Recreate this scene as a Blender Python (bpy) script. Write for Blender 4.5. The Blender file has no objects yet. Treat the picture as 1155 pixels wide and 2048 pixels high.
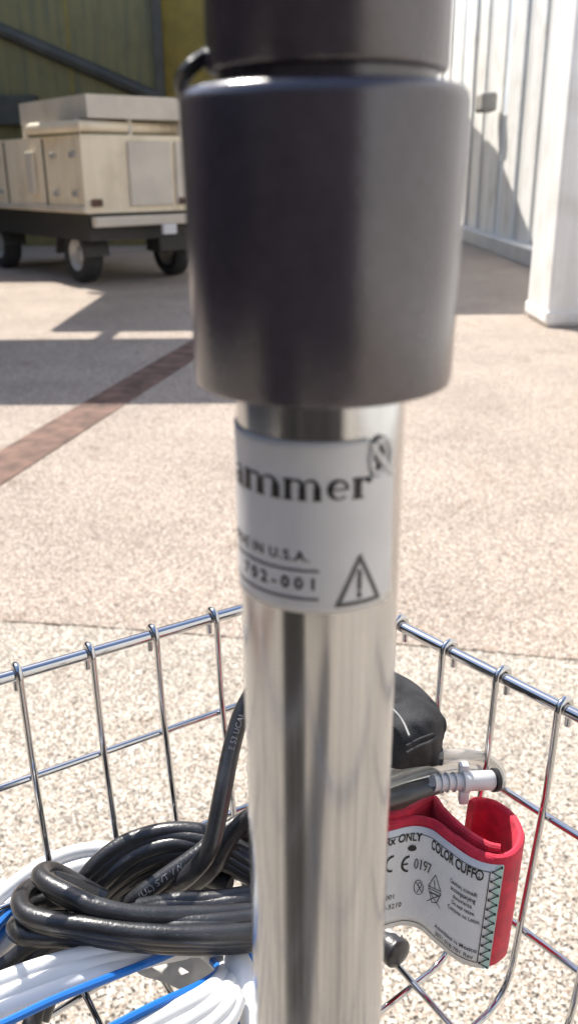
import bpy, bmesh, math, random
from math import sin, cos, pi, radians, sqrt, atan2, asin, tan
from mathutils import Vector as V, Matrix, noise

random.seed(7)
scene = bpy.context.scene
COL = scene.collection

# ------------------------------------------------------------------ camera
CAM_H = 1.10
PITCH, ROLL, FPX = radians(21.0), radians(0.5), 1774.0
F = V((0, cos(PITCH), -sin(PITCH)))
R0, U0 = V((1, 0, 0)), V((0, sin(PITCH), cos(PITCH)))
RX = R0 * cos(ROLL) - U0 * sin(ROLL)
UP = U0 * cos(ROLL) + R0 * sin(ROLL)
EYE = V((0, 0, CAM_H))
cam = bpy.data.cameras.new('camera')
camo = bpy.data.objects.new('camera', cam)
COL.objects.link(camo)
m = Matrix((RX, UP, -F)).transposed().to_4x4()
m.translation = EYE
camo.matrix_world = m
cam.sensor_fit = 'VERTICAL'
cam.sensor_height = 24.0
cam.sensor_width = 13.5
cam.lens = 24.0 * FPX / 2048
cam.clip_start, cam.clip_end = 0.01, 600
cam.dof.use_dof = True
cam.dof.focus_distance = 0.455
cam.dof.aperture_fstop = 9.5
scene.camera = camo

# ------------------------------------------------------------------ sky, sun, exposure
SUN_AZ, SUN_EL = radians(-145), radians(52)       # azimuth measured from "towards the camera" to the right
SX, SY = sin(SUN_AZ), -cos(SUN_AZ)
w = bpy.data.worlds.new('World')
scene.world = w
w.use_nodes = True
nt = w.node_tree
bg = nt.nodes['Background']
sky = nt.nodes.new('ShaderNodeTexSky')
sky.sky_type = 'NISHITA'
sky.sun_disc = False
sky.sun_elevation = SUN_EL
sky.sun_rotation = atan2(SX, SY)
nt.links.new(sky.outputs[0], bg.inputs[0])
bg.inputs[1].default_value = 0.13
sl = bpy.data.lights.new('sun', 'SUN')
sl.energy = 4.2
sl.angle = radians(0.55)
sl.color = (1.0, 0.95, 0.87)
so = bpy.data.objects.new('sun', sl)
COL.objects.link(so)
so.rotation_euler = V((SX * cos(SUN_EL), SY * cos(SUN_EL), sin(SUN_EL))).to_track_quat('Z', 'Y').to_euler()
so.location = (-3, 4, 8)
vs = scene.view_settings
vs.view_transform = 'Standard'
vs.look = 'None'
vs.exposure = 0.88
vs.gamma = 1
vs.use_curve_mapping = False

# ------------------------------------------------------------------ helpers
def ray(x, y):
    return F + RX * ((x - 577.5) / FPX) - UP * ((y - 1024) / FPX)

H = 0.25                                            # drop of the basket rim below the lens
def at(x, y, k):                                    # point of the photo at a drop of k*H below the lens
    d = ray(x, y)
    return EYE + d * (k * H / -d.z)

def atY(x, y, Y):                                   # point of the photo at forward distance Y
    d = ray(x, y)
    return EYE + d * (Y / d.y)

def atz(x, y, z=0.0):
    d = ray(x, y)
    return EYE + d * ((CAM_H - z) / -d.z)

def pix(p):
    q = p - EYE
    z = q.dot(F)
    return 577.5 + FPX * q.dot(RX) / z, 1024 - FPX * q.dot(UP) / z

class MB:
    def __init__(s):
        s.v, s.f = [], []
    def add(s, vs_, fs_):
        o = len(s.v)
        s.v += [tuple(p) for p in vs_]
        s.f += [tuple(i + o for i in f) for f in fs_]
        return s
    def box(s, c, size, rz=0.0, bev=0.0):
        bm = bmesh.new()
        bmesh.ops.create_cube(bm, size=1)
        for q in bm.verts:
            q.co = V((q.co.x * size[0], q.co.y * size[1], q.co.z * size[2]))
        if bev:
            bmesh.ops.bevel(bm, geom=bm.edges[:], offset=bev, segments=2, affect='EDGES', profile=0.5)
        M = Matrix.Translation(V(c)) @ Matrix.Rotation(rz, 4, 'Z')
        bm.transform(M)
        bm.verts.index_update()
        s.add([q.co.copy() for q in bm.verts], [[q.index for q in f.verts] for f in bm.faces])
        bm.free()
        return s
    def tube(s, pts, r, sides=10, closed=False, cap=True, flat=None):
        pts = [V(p) for p in pts]
        n = len(pts)
        rs = r if isinstance(r, (list, tuple)) else [r] * n
        T = []
        for i in range(n):
            a = pts[(i - 1) % n] if (closed or i > 0) else pts[i]
            b = pts[(i + 1) % n] if (closed or i < n - 1) else pts[i]
            t = b - a
            T.append(t.normalized() if t.length > 1e-9 else V((0, 0, 1)))
        ref = V((0, 0, 1)) if abs(T[0].z) < 0.9 else V((1, 0, 0))
        N = (ref - T[0] * ref.dot(T[0])).normalized()
        vv, ff = [], []
        for i in range(n):
            N = (N - T[i] * N.dot(T[i]))
            N = N.normalized() if N.length > 1e-9 else T[i].orthogonal().normalized()
            B = T[i].cross(N)
            for k in range(sides):
                a = 2 * pi * k / sides
                vv.append(pts[i] + (N * cos(a) + B * sin(a)) * rs[i])
        m_ = n if closed else n - 1
        for i in range(m_):
            j = (i + 1) % n
            for k in range(sides):
                l = (k + 1) % sides
                ff.append((i * sides + k, i * sides + l, j * sides + l, j * sides + k))
        if cap and not closed:
            ff.append(tuple(reversed(range(sides))))
            ff.append(tuple((n - 1) * sides + k for k in range(sides)))
        return s.add(vv, ff)
    def lathe(s, prof, c=(0, 0, 0), seg=64, a0=0.0, a1=2 * pi):
        full = abs(a1 - a0 - 2 * pi) < 1e-6
        cnt = seg if full else seg + 1
        vv = [(c[0] + r * sin(a0 + (a1 - a0) * k / seg), c[1] - r * cos(a0 + (a1 - a0) * k / seg), c[2] + z)
              for r, z in prof for k in range(cnt)]
        ff = []
        for i in range(len(prof) - 1):
            for k in range(seg):
                l = (k + 1) % cnt
                ff.append((i * cnt + k, i * cnt + l, (i + 1) * cnt + l, (i + 1) * cnt + k))
        return s.add(vv, ff)
    def build(s, name, mat, parent=None, smooth=False, loc=None):
        me = bpy.data.meshes.new(name)
        me.from_pydata(s.v, [], s.f)
        me.validate()
        bm = bmesh.new()
        bm.from_mesh(me)
        bmesh.ops.recalc_face_normals(bm, faces=bm.faces[:])
        bm.to_mesh(me)
        bm.free()
        if mat:
            me.materials.append(mat)
        if smooth:
            for p in me.polygons:
                p.use_smooth = True
            if smooth != 'all':
                me.set_sharp_from_angle(angle=radians(42))
        o = bpy.data.objects.new(name, me)
        COL.objects.link(o)
        if parent:
            o.parent = parent
            o.matrix_parent_inverse = Matrix.Translation(-parent.location) if parent.type == 'EMPTY' and parent.parent is None else Matrix()
        return o

def crom(pts, n=8, closed=False):
    pts = [V(p) for p in pts]
    N = len(pts)
    out = []
    for i in range(N if closed else N - 1):
        if closed:
            p0, p1, p2, p3 = pts[(i - 1) % N], pts[i], pts[(i + 1) % N], pts[(i + 2) % N]
        else:
            p1, p2 = pts[i], pts[i + 1]
            p0 = pts[i - 1] if i > 0 else p1 * 2 - p2
            p3 = pts[i + 2] if i + 2 < N else p2 * 2 - p1
        for k in range(n):
            t = k / n
            out.append(0.5 * ((2 * p1) + (p2 - p0) * t + (2 * p0 - 5 * p1 + 4 * p2 - p3) * t * t + (3 * p1 - p0 - 3 * p2 + p3) * t ** 3))
    if not closed:
        out.append(pts[-1])
    return out

def tag(o, label=None, cat=None, group=None, kind=None):
    if label: o['label'] = label
    if cat: o['category'] = cat
    if group: o['group'] = group
    if kind: o['kind'] = kind
    return o

def empty(name, loc=(0, 0, 0)):
    o = bpy.data.objects.new(name, None)
    o.location = loc
    o.empty_display_size = 0.05
    COL.objects.link(o)
    return o

def text_mesh(body, size, fn, bold=0.0, spacing=1.0, align='LEFT'):
    cu = bpy.data.curves.new('lettering', 'FONT')
    cu.body = body
    cu.size = size
    cu.align_x = align
    cu.space_character = spacing
    cu.resolution_u = 3
    cu.offset = bold
    o = bpy.data.objects.new('lettering', cu)
    COL.objects.link(o)
    dg = bpy.context.evaluated_depsgraph_get()
    me = bpy.data.meshes.new_from_object(o.evaluated_get(dg))
    vs_ = [fn(q.co.x, q.co.y) for q in me.vertices]
    fs_ = [tuple(p.vertices) for p in me.polygons]
    bpy.data.objects.remove(o)
    bpy.data.curves.remove(cu)
    bpy.data.meshes.remove(me)
    return vs_, fs_

def strip(pts, wd, fn, closed=False):                # a printed line of width wd in (u, v), mapped by fn
    P = []
    n0 = len(pts)
    rng = range(n0 if closed else n0 - 1)
    vs_, fs_ = [], []
    for i in rng:
        a, b = V(pts[i]).to_2d(), V(pts[(i + 1) % n0]).to_2d()
        d = b - a
        L = d.length
        if L < 1e-9: continue
        d /= L
        nrm = V((-d.y, d.x))
        a2, b2 = a - d * wd * 0.45, b + d * wd * 0.45
        k = max(1, int(L / 0.0016))
        o = len(vs_)
        for j in range(k + 1):
            c = a2.lerp(b2, j / k)
            p, q = c + nrm * wd / 2, c - nrm * wd / 2
            vs_ += [fn(p.x, p.y), fn(q.x, q.y)]
        for j in range(k):
            fs_.append((o + 2 * j, o + 2 * j + 1, o + 2 * j + 3, o + 2 * j + 2))
    return vs_, fs_

# ------------------------------------------------------------------ materials
class NT:
    def __init__(s, name):
        s.m = bpy.data.materials.new(name)
        s.m.use_nodes = True
        s.t = s.m.node_tree
        s.b = s.t.nodes['Principled BSDF']
    def n(s, typ, **kw):
        q = s.t.nodes.new(typ)
        for k, v in kw.items():
            if k.startswith('i_'):
                q.inputs[k[2:].replace('_', ' ')].default_value = v
            else:
                setattr(q, k, v)
        return q
    def l(s, a, b):
        s.t.links.new(a, b)
    def ramp(s, fac, stops):
        r = s.n('ShaderNodeValToRGB')
        e = r.color_ramp.elements
        while len(e) < len(stops): e.new(0.5)
        for q, (p, c) in zip(e, stops):
            q.position = p
            q.color = (*c, 1) if len(c) == 3 else c
        s.l(fac, r.inputs[0])
        return r.outputs[0]
    def coord(s, scale=(1, 1, 1)):
        tc = s.n('ShaderNodeTexCoord')
        mp = s.n('ShaderNodeMapping')
        mp.inputs['Scale'].default_value = scale
        s.l(tc.outputs['Object'], mp.inputs[0])
        return mp.outputs[0]
    def bump(s, h, strength, dist):
        b = s.n('ShaderNodeBump')
        b.inputs['Strength'].default_value = strength
        b.inputs['Distance'].default_value = dist
        s.l(h, b.inputs['Height'])
        s.l(b.outputs[0], s.b.inputs['Normal'])

def mat(name, col, rough=0.5, metal=0.0, var=0.12, scale=30, bump=0.0, bscale=200, spec=0.5, **kw):
    q = NT(name)
    c = q.coord()
    no = q.n('ShaderNodeTexNoise', i_Scale=scale, i_Detail=5)
    q.l(c, no.inputs['Vector'])
    lo = [max(0, x * (1 - var)) for x in col]
    hi = [min(1, x * (1 + var)) for x in col]
    q.l(q.ramp(no.outputs[0], [(0.3, lo), (0.7, hi)]), q.b.inputs['Base Color'])
    q.b.inputs['Roughness'].default_value = rough
    q.b.inputs['Metallic'].default_value = metal
    q.b.inputs['Specular IOR Level'].default_value = spec
    for k, v in kw.items():
        q.b.inputs[k.replace('_', ' ')].default_value = v
    if bump:
        n2 = q.n('ShaderNodeTexNoise', i_Scale=bscale, i_Detail=3)
        q.l(c, n2.inputs['Vector'])
        q.bump(n2.outputs[0], 0.6, bump)
    return q.m

def ground_mat(name, tint=(1, 1, 1), seed=0.0):
    q = NT(name)
    c = q.coord()
    vo = q.n('ShaderNodeTexVoronoi', i_Scale=290)
    vo.inputs['Randomness'].default_value = 1
    wp = q.n('ShaderNodeTexNoise', i_Scale=260, i_Detail=2)
    q.l(c, wp.inputs['Vector'])
    mx = q.n('ShaderNodeMix', data_type='VECTOR')
    mx.inputs['Factor'].default_value = 0.006
    q.l(c, mx.inputs[4]); q.l(wp.outputs['Color'], mx.inputs[5])
    q.l(mx.outputs[1], vo.inputs['Vector'])
    sep = q.n('ShaderNodeSeparateColor')
    q.l(vo.outputs['Color'], sep.inputs[0])
    grains = q.ramp(sep.outputs[0], [(0.0, (0.03, 0.025, 0.022)), (0.07, (0.06, 0.05, 0.04)), (0.10, (0.27, 0.215, 0.18)),
                                     (0.36, (0.48, 0.40, 0.33)), (0.50, (0.30, 0.29, 0.275)), (0.66, (0.52, 0.465, 0.41)), (0.86, (0.66, 0.615, 0.56)), (1.0, (0.88, 0.86, 0.83))])
    # small dark chips
    v2 = q.n('ShaderNodeTexVoronoi', i_Scale=300)
    q.l(c, v2.inputs['Vector'])
    sp2 = q.n('ShaderNodeSeparateColor')
    q.l(v2.outputs['Color'], sp2.inputs[0])
    dk = q.ramp(sp2.outputs[1], [(0.0, (0.03, 0.03, 0.03)), (0.10, (0.035, 0.03, 0.028)), (0.13, (1, 1, 1)), (0.5, (0.93, 0.9, 0.86)), (1, (1.08, 1.05, 1.02))])
    m1 = q.n('ShaderNodeMix', data_type='RGBA', blend_type='MULTIPLY')
    m1.inputs['Factor'].default_value = 0.9
    q.l(grains, m1.inputs[6]); q.l(dk, m1.inputs[7])
    # broad weathering
    n3 = q.n('ShaderNodeTexNoise', i_Scale=1.7, i_Detail=6)
    q.l(c, n3.inputs['Vector'])
    wr = q.ramp(n3.outputs[0], [(0.3, tuple(0.86 * t for t in tint)), (0.7, tuple(1.08 * t for t in tint))])
    m2 = q.n('ShaderNodeMix', data_type='RGBA', blend_type='MULTIPLY')
    m2.inputs['Factor'].default_value = 1
    q.l(m1.outputs[2], m2.inputs[6]); q.l(wr, m2.inputs[7])
    # old stains, gum spots and rusty blotches with shapes of their own
    v3 = q.n('ShaderNodeTexVoronoi', i_Scale=1.6)
    q.l(mx.outputs[1], v3.inputs['Vector'])
    n4 = q.n('ShaderNodeTexNoise', i_Scale=14, i_Detail=5)
    q.l(c, n4.inputs['Vector'])
    ad = q.n('ShaderNodeMath', operation='MULTIPLY_ADD')
    q.l(n4.outputs[0], ad.inputs[0]); ad.inputs[1].default_value = 0.10
    q.l(v3.outputs['Distance'], ad.inputs[2])
    st = q.ramp(ad.outputs[0], [(0.0, (0.42, 0.36, 0.32)), (0.075, (0.55, 0.48, 0.43)), (0.10, (1, 1, 1))])
    n5 = q.n('ShaderNodeTexNoise', i_Scale=4.5, i_Detail=7, i_Roughness=0.65)
    q.l(c, n5.inputs['Vector'])
    bl = q.ramp(n5.outputs[0], [(0.28, (0.74, 0.68, 0.64)), (0.42, (1, 1, 1)), (0.62, (1, 1, 1)), (0.78, (1.10, 1.08, 1.05))])
    m3 = q.n('ShaderNodeMix', data_type='RGBA', blend_type='MULTIPLY'); m3.inputs['Factor'].default_value = 1
    m4 = q.n('ShaderNodeMix', data_type='RGBA', blend_type='MULTIPLY'); m4.inputs['Factor'].default_value = 1
    q.l(m2.outputs[2], m3.inputs[6]); q.l(st, m3.inputs[7])
    q.l(m3.outputs[2], m4.inputs[6]); q.l(bl, m4.inputs[7])
    q.l(m4.outputs[2], q.b.inputs['Base Color'])
    q.b.inputs['Roughness'].default_value = 0.85
    q.bump(vo.outputs['Distance'], 0.7, 0.004)
    return q.m

M = {}
M['slab'] = ground_mat('aggregate_concrete', (1.10, 1.10, 1.06))
M['slab_far'] = ground_mat('pink_aggregate_concrete', (1.02, 0.955, 0.905))
M['dirt'] = mat('joint_dirt', (0.07, 0.05, 0.035), 0.95, var=0.5, scale=120)
M['strip'] = mat('brown_paving', (0.15, 0.085, 0.062), 0.85, var=0.55, scale=9, bump=0.002, bscale=150)
M['chrome'] = mat('chrome_wire', (0.55, 0.55, 0.56), 0.05, 1.0, var=0.05, scale=60)
M['dark_paint'] = mat('dark_container_paint', (0.022, 0.02, 0.021), 0.6, var=0.2)
M['plastic'] = mat('dark_plastic', (0.046, 0.037, 0.050), 0.20, var=0.14, scale=260, bump=0.00012, bscale=1500, spec=0.9, IOR=1.55)
M['cord'] = mat('black_rubber', (0.024, 0.024, 0.026), 0.33, var=0.45, scale=55, bump=0.0004, bscale=500, spec=0.7)
M['white_tube'] = mat('white_vinyl', (0.80, 0.80, 0.79), 0.35, var=0.04, scale=80)
M['blue'] = mat('blue_stripe', (0.01, 0.16, 0.55), 0.4, var=0.1)
M['label'] = mat('silver_label', (0.62, 0.62, 0.635), 0.45, 0.12, var=0.06, scale=60, bump=0.0002, bscale=90)
M['ink'] = mat('black_ink', (0.012, 0.012, 0.013), 0.5, var=0.1)
M['greyink'] = mat('grey_ink', (0.09, 0.09, 0.09), 0.5, var=0.1)
M['print'] = mat('pale_print', (0.30, 0.30, 0.32), 0.5, var=0.1)
M['cuff'] = mat('red_nylon', (0.58, 0.010, 0.042), 0.62, var=0.25, scale=140, bump=0.0010, bscale=1500, Sheen_Weight=0.12)
M['cufflabel'] = mat('pale_fabric_label', (0.74, 0.74, 0.745), 0.7, var=0.04, scale=60, bump=0.0002, bscale=900)
M['teal'] = mat('pale_teal_thread', (0.45, 0.62, 0.58), 0.7)
M['pouch'] = mat('black_nylon', (0.034, 0.034, 0.036), 0.75, var=0.4, scale=60, bump=0.0012, bscale=1300, spec=0.3)
M['fold'] = mat('grey_binding', (0.12, 0.12, 0.125), 0.5)
M['greentab'] = mat('dark_green_fabric', (0.025, 0.06, 0.05), 0.7)
M['oring'] = mat('black_ring', (0.01, 0.01, 0.01), 0.4)
M['fitting'] = mat('white_plastic', (0.66, 0.66, 0.67), 0.4, var=0.03)
M['ochre'] = mat('ochre_metal', (0.20, 0.172, 0.075), 0.6, var=0.16, scale=1.5)
M['ochre2'] = mat('deep_ochre_metal', (0.28, 0.20, 0.03), 0.6, var=0.2, scale=4)
M['brace'] = mat('dark_steel', (0.075, 0.07, 0.055), 0.6, var=0.2, scale=5)
M['cream'] = mat('cream_paint', (0.82, 0.71, 0.53), 0.5, var=0.10, scale=3)
M['grey_paint'] = mat('grey_paint', (0.60, 0.54, 0.45), 0.5, var=0.12, scale=3)
M['tyre'] = mat('tyre_rubber', (0.03, 0.03, 0.03), 0.8, var=0.2)
M['chassis'] = mat('chassis_black', (0.035, 0.033, 0.030), 0.6, var=0.2)
M['steel'] = mat('painted_steel', (0.45, 0.44, 0.42), 0.45, 0.3)
M['whitewall'] = mat('white_wall_paint', (0.88, 0.87, 0.83), 0.6, var=0.07, scale=3, bump=0.001, bscale=60)
M['whitewall2'] = mat('cool_white_panel', (0.80, 0.84, 0.88), 0.5, var=0.04, scale=2)
M['greypanel'] = mat('grey_panel', (0.72, 0.71, 0.68), 0.6, var=0.10, scale=2)
M['concrete'] = mat('grey_concrete', (0.36, 0.34, 0.31), 0.85, var=0.12, scale=6, bump=0.002, bscale=80)

def streaked(name, col, dirt):
    q = NT(name)
    n1 = q.n('ShaderNodeTexNoise', i_Scale=1.0, i_Detail=6)
    q.l(q.coord((9, 9, 0.7)), n1.inputs['Vector'])
    n2 = q.n('ShaderNodeTexNoise', i_Scale=3.0, i_Detail=7)
    q.l(q.coord(), n2.inputs['Vector'])
    a = q.ramp(n1.outputs[0], [(0.36, dirt), (0.55, col)])
    b = q.ramp(n2.outputs[0], [(0.30, (0.80, 0.78, 0.74)), (0.5, (1, 1, 1))])
    m_ = q.n('ShaderNodeMix', data_type='RGBA', blend_type='MULTIPLY'); m_.inputs['Factor'].default_value = 0.8
    q.l(a, m_.inputs[6]); q.l(b, m_.inputs[7])
    q.l(m_.outputs[2], q.b.inputs['Base Color'])
    q.b.inputs['Roughness'].default_value = 0.6
    q.bump(n2.outputs[0], 0.4, 0.004)
    return q.m
M['whitewall'] = streaked('white_wall_paint', (0.91, 0.90, 0.87), (0.83, 0.81, 0.76))
M['cream'] = streaked('cream_paint', (0.86, 0.74, 0.55), (0.80, 0.68, 0.50))
M['ochre'] = streaked('ochre_metal', (0.21, 0.178, 0.07), (0.15, 0.135, 0.07))
def clear_tube():
    q = NT('clear_vinyl')
    q.b.inputs['Base Color'].default_value = (0.86, 0.85, 0.82, 1)
    q.b.inputs['Roughness'].default_value = 0.16
    q.b.inputs['IOR'].default_value = 1.4
    q.b.inputs['Transmission Weight'].default_value = 0.8
    no = q.n('ShaderNodeTexNoise', i_Scale=120)
    q.l(q.coord(), no.inputs['Vector'])
    q.bump(no.outputs[0], 0.15, 0.0004)
    return q.m
M['clear'] = clear_tube()
M['smoke'] = mat('smoky_tube', (0.13, 0.13, 0.125), 0.22, var=0.2, scale=60)

def pole_mat():
    q = NT('brushed_stainless')
    c = q.coord((900, 900, 9))
    no = q.n('ShaderNodeTexNoise', i_Scale=1.0, i_Detail=4)
    q.l(c, no.inputs['Vector'])
    c2 = q.coord((60, 60, 25))
    n2 = q.n('ShaderNodeTexNoise', i_Scale=1.0, i_Detail=5)
    q.l(c2, n2.inputs['Vector'])
    q.l(q.ramp(no.outputs[0], [(0.3, (0.43, 0.435, 0.445)), (0.7, (0.53, 0.535, 0.545))]), q.b.inputs['Base Color'])
    mr = q.n('ShaderNodeMapRange')
    mr.inputs['To Min'].default_value = 0.10
    mr.inputs['To Max'].default_value = 0.21
    q.l(n2.outputs[0], mr.inputs[0])
    q.l(mr.outputs[0], q.b.inputs['Roughness'])
    q.b.inputs['Metallic'].default_value = 1
    q.bump(no.outputs[0], 0.12, 0.0003)
    return q.m
M['pole'] = pole_mat()

# ------------------------------------------------------------------ ground
BIG = 40.0
ground = MB().add([(-250, -150, -0.012), (250, -150, -0.012), (250, 350, -0.012), (-250, 350, -0.012)], [(0, 1, 2, 3)]).build('ground', M['dirt'])
tag(ground, kind='structure')
jpx = [(0, 1243), (150, 1250), (300, 1262), (470, 1275), (640, 1282), (800, 1289), (950, 1301), (1155, 1321)]
jp = [atz(x, y) for x, y in jpx]
d0, d1 = (jp[1] - jp[0]).normalized(), (jp[-1] - jp[-2]).normalized()
jl = [jp[0] - d0 * 250, jp[0] - d0 * 2] + jp + [jp[-1] + d1 * 2, jp[-1] + d1 * 250]
fine = []
for a, b in zip(jl[:-1], jl[1:]):
    k = max(1, min(260, int((b - a).length / 0.006)))
    fine += [a.lerp(b, i / k) for i in range(k)]
fine.append(jl[-1])
def jag(p, s):
    return 0.0045 * noise.noise(V((p.x * 38, s, 0))) + 0.0035 * noise.noise(V((p.x * 130, s + 5, 0))) + 0.008 * max(0, noise.noise(V((p.x * 9, s + 9, 0))) - 0.15)
near_e = [V((p.x, p.y - 0.0034 - 1.6 * jag(p, 1), 0)) for p in fine]
far_e = [V((p.x, p.y + 0.0034 + 1.6 * jag(p, 2), 0)) for p in fine]
def slab(edge, yfar, parent):
    mb = MB()
    n = len(edge)
    vv = list(edge) + [V((e.x, yfar, 0)) for e in edge] + [V((e.x, e.y, -0.012)) for e in edge]
    ff = [(i, i + 1, n + i + 1, n + i) for i in range(n - 1)] + [(i, 2 * n + i, 2 * n + i + 1, i + 1) for i in range(n - 1)]
    return mb.add(vv, ff).build('slab', M['slab'], parent)
slab(near_e, -150, ground)
fs = slab(far_e, 350, ground)
fs.data.materials[0] = M['slab_far']

# brown paving strip running diagonally away
a0, a1 = atz(0, 903), atz(330, 712)
b0, b1 = atz(0, 972), atz(385, 722)
dA = (a1 - a0).normalized()
dB = (b1 - b0).normalized()
pv = MB()
q0, q1, q2, q3 = a0 - dA * 4, a1 + dA * 7, b1 + dA * 7, b0 - dA * 4
n_ = 60
vv = []
for i in range(n_ + 1):
    t = i / n_
    p, q = q0.lerp(q1, t), q3.lerp(q2, t)
    vv += [V((p.x, p.y, 0.004)), V((q.x, q.y, 0.004))]
pv.add(vv, [(2 * i, 2 * i + 1, 2 * i + 3, 2 * i + 2) for i in range(n_)])
tag(pv.build('paving_strip', M['strip']), kind='structure')

# ------------------------------------------------------------------ white building along the right
XW = 3.05
wb = empty('white_building', (XW, 7, 0))
MB().box((XW + 2.1, 7.0, 2.6), (4.0, 28.0, 5.2)).build('wall', M['whitewall'], wb)
y = 5.2
i = 0
wid = [0.55, 0.35, 0.7, 0.4, 0.9, 0.45]
cols = ['whitewall', 'greypanel', 'whitewall', 'whitewall2', 'whitewall', 'greypanel']
while y < 20.3:
    wd = wid[i % 6]
    dep = [0.05, 0.025, 0.07, 0.04, 0.06, 0.02][i % 6]
    MB().box((XW + 0.1 - dep / 2, y + wd / 2, 2.5), (dep, wd - 0.015, 4.96), bev=0.008).build('panel', M[cols[i % 6]], wb)
    y += wd
    i += 1
MB().box((XW + 0.02, 7.0, 0.10), (0.30, 27.8, 0.2), bev=0.01).build('plinth', M['greypanel'], wb)
lp = atY(965, 205, 14.0)
MB().box((XW - 0.17, 14.0, 2.0), (0.22, 0.5, 0.25), bev=0.04).build('wall_lamp', M['concrete'], wb)
MB().box((XW - 0.13, 10.2, 1.35), (0.14, 0.16, 0.22), bev=0.02).build('meter_box', M['steel'], wb)
tag(wb, 'long white building with vertical wall panels receding on the right', 'building')

# white pillar in front of it
pl = atz(1086, 655)
pil = empty('white_pillar', (pl.x + 0.32, pl.y + 0.3, 0))
MB().box((pl.x + 0.32, pl.y + 0.3, 1.75), (0.60, 0.60, 3.5), bev=0.02).build('shaft', M['whitewall'], pil)
MB().box((pl.x + 0.32, pl.y + 0.3, 0.07), (0.63, 0.63, 0.10), bev=0.02).build('base', M['whitewall'], pil)
MB().box((pl.x + 0.32, pl.y + 0.3, 3.55), (0.76, 0.76, 0.10), bev=0.01).build('cap', M['whitewall'], pil)
tag(pil, 'square white pillar standing on the paving at the right edge', 'pillar')

# ------------------------------------------------------------------ ochre building at the far left
YB = 15.0
def bz(y_): return atY(300, y_, YB).z
ob = empty('ochre_building', (-3, YB, 0))
xr = atY(318, 100, YB).x
MB().box(((xr - 9) / 2, YB + 2, 4), (xr + 9, 4, 8)).build('wall', M['ochre'], ob)
MB().box((xr + 0.55, YB + 2.25, 4), (1.06, 4, 8)).build('end_wall', M['ochre2'], ob)
MB().box((xr, YB - 0.05, 4), (0.14, 0.12, 8), bev=0.01).build('corner_post', M['brace'], ob)
g0, g1 = atY(-160, -10, YB - 0.06), atY(314, 196, YB - 0.06)
MB().tube([g0, g1], 0.10, 8).build('diagonal_brace', M['brace'], ob)
gl = atY(0, 210, YB - 0.1)
MB().box((atY(0, 200, YB).x - 1.0, YB - 0.10, atY(0, 222, YB).z), (3.2, 0.2, 0.42), bev=0.02).build('door_rail', M['brace'], ob)
for k in range(1, 5):
    MB().box((xr - 1.35 * k, YB - 0.004, 4), (0.03, 0.016, 8)).build('seam', M['ochre2'], ob)
MB().box((-8.6, 4.5, 2.6), (1.2, 20.8, 5.2)).build('added_wing', M['ochre'], ob)  # unseen wing added to darken the left of the collar's reflection
tag(ob, 'tall ochre metal shed with a dark diagonal brace in the background', 'building')

# ------------------------------------------------------------------ utility truck with cream boxes
tk = empty('utility_truck', (-2.0, 9.6, 0))
c0 = atY(166, 350, 9.3)                              # the near upright corner of the cream box
def boxcorner(p, n1, L1, n2, L2, z0, z1, inset=0.0):
    a = V((p.x, p.y, 0)); u = V((n1[0], n1[1], 0)).normalized(); v = V((n2[0], n2[1], 0)).normalized()
    q = [a, a + u * L1, a + u * L1 + v * L2, a + v * L2]
    return [V((k.x, k.y, z0)) for k in q] + [V((k.x, k.y, z1)) for k in q]
CF = [(0, 1, 2, 3), (4, 5, 6, 7), (0, 1, 5, 4), (1, 2, 6, 5), (2, 3, 7, 6), (3, 0, 4, 7)]
uL = (-0.52, 0.85); uR = (0.85, 0.52)
uL = (-0.62, 0.785); uR = (0.785, 0.62)
z_bot, z_top = atY(166, 428, 9.3).z, atY(166, 268, 9.3).z
MB().add(boxcorner(c0, uL, 3.4, uR, 1.5, z_bot, z_top), CF).build('cargo_box', M['cream'], tk)
def on_left(s, out):                                 # point on the lit left face
    u = V((uL[0], uL[1], 0)).normalized(); n = V((-uR[0], -uR[1], 0)).normalized()
    return V((c0.x, c0.y, 0)) + u * s + n * out
def on_right(s, out):
    u = V((uR[0], uR[1], 0)).normalized(); n = V((-uL[0], -uL[1], 0)).normalized()
    return V((c0.x, c0.y, 0)) + u * s + n * out
aL, aR = atan2(uL[1], uL[0]), atan2(uR[1], uR[0])
p = on_left(1.15, 0.03)
MB().box((p.x, p.y, 0.5 * (z_bot + z_top) + 0.02), (0.16, 0.05, 0.42), rz=aL, bev=0.01).build('latch', M['grey_paint'], tk)
p = on_left(1.6, 0.01)
MB().box((p.x, p.y, z_bot + 0.04), (3.2, 0.03, 0.05), rz=aL).build('trim_rail', M['grey_paint'], tk)
for s in (0.75, 1.3):
    p = on_right(s, 0.015)
    MB().box((p.x, p.y, 0.5 * (z_bot + z_top)), (0.5, 0.03, (z_top - z_bot) * 0.84), rz=aR, bev=0.01).build('door', M['grey_paint'], tk)
# rack above
zr0, zr1 = atY(200, 262, 9.4).z, atY(200, 242, 9.4).z
p = on_left(0.0, 0.0)
rk0, rk1 = on_left(0.9, 0.1), on_right(1.4, -0.3)
MB().tube([V((rk0.x, rk0.y, (zr0 + zr1) / 2)), V((p.x, p.y, (zr0 + zr1) / 2 + 0.0)), V((rk1.x, rk1.y, (zr0 + zr1) / 2))], 0.055, 10).build('rack_rail', M['cream'], tk, True)
MB().add(boxcorner(on_left(0.0, -0.1), uL, 1.6, uR, 1.4, zr1 + 0.03, zr1 + 0.24), CF).build('roof_tray', M['grey_paint'], tk)
for s, f in ((0.25, on_left), (1.5, on_left), (0.6, on_right), (1.2, on_right)):
    p = f(s, -0.1)
    MB().tube([(p.x, p.y, z_top - 0.02), (p.x, p.y, zr1 + 0.05)], 0.03, 8).build('rack_post', M['grey_paint'], tk)
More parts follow.
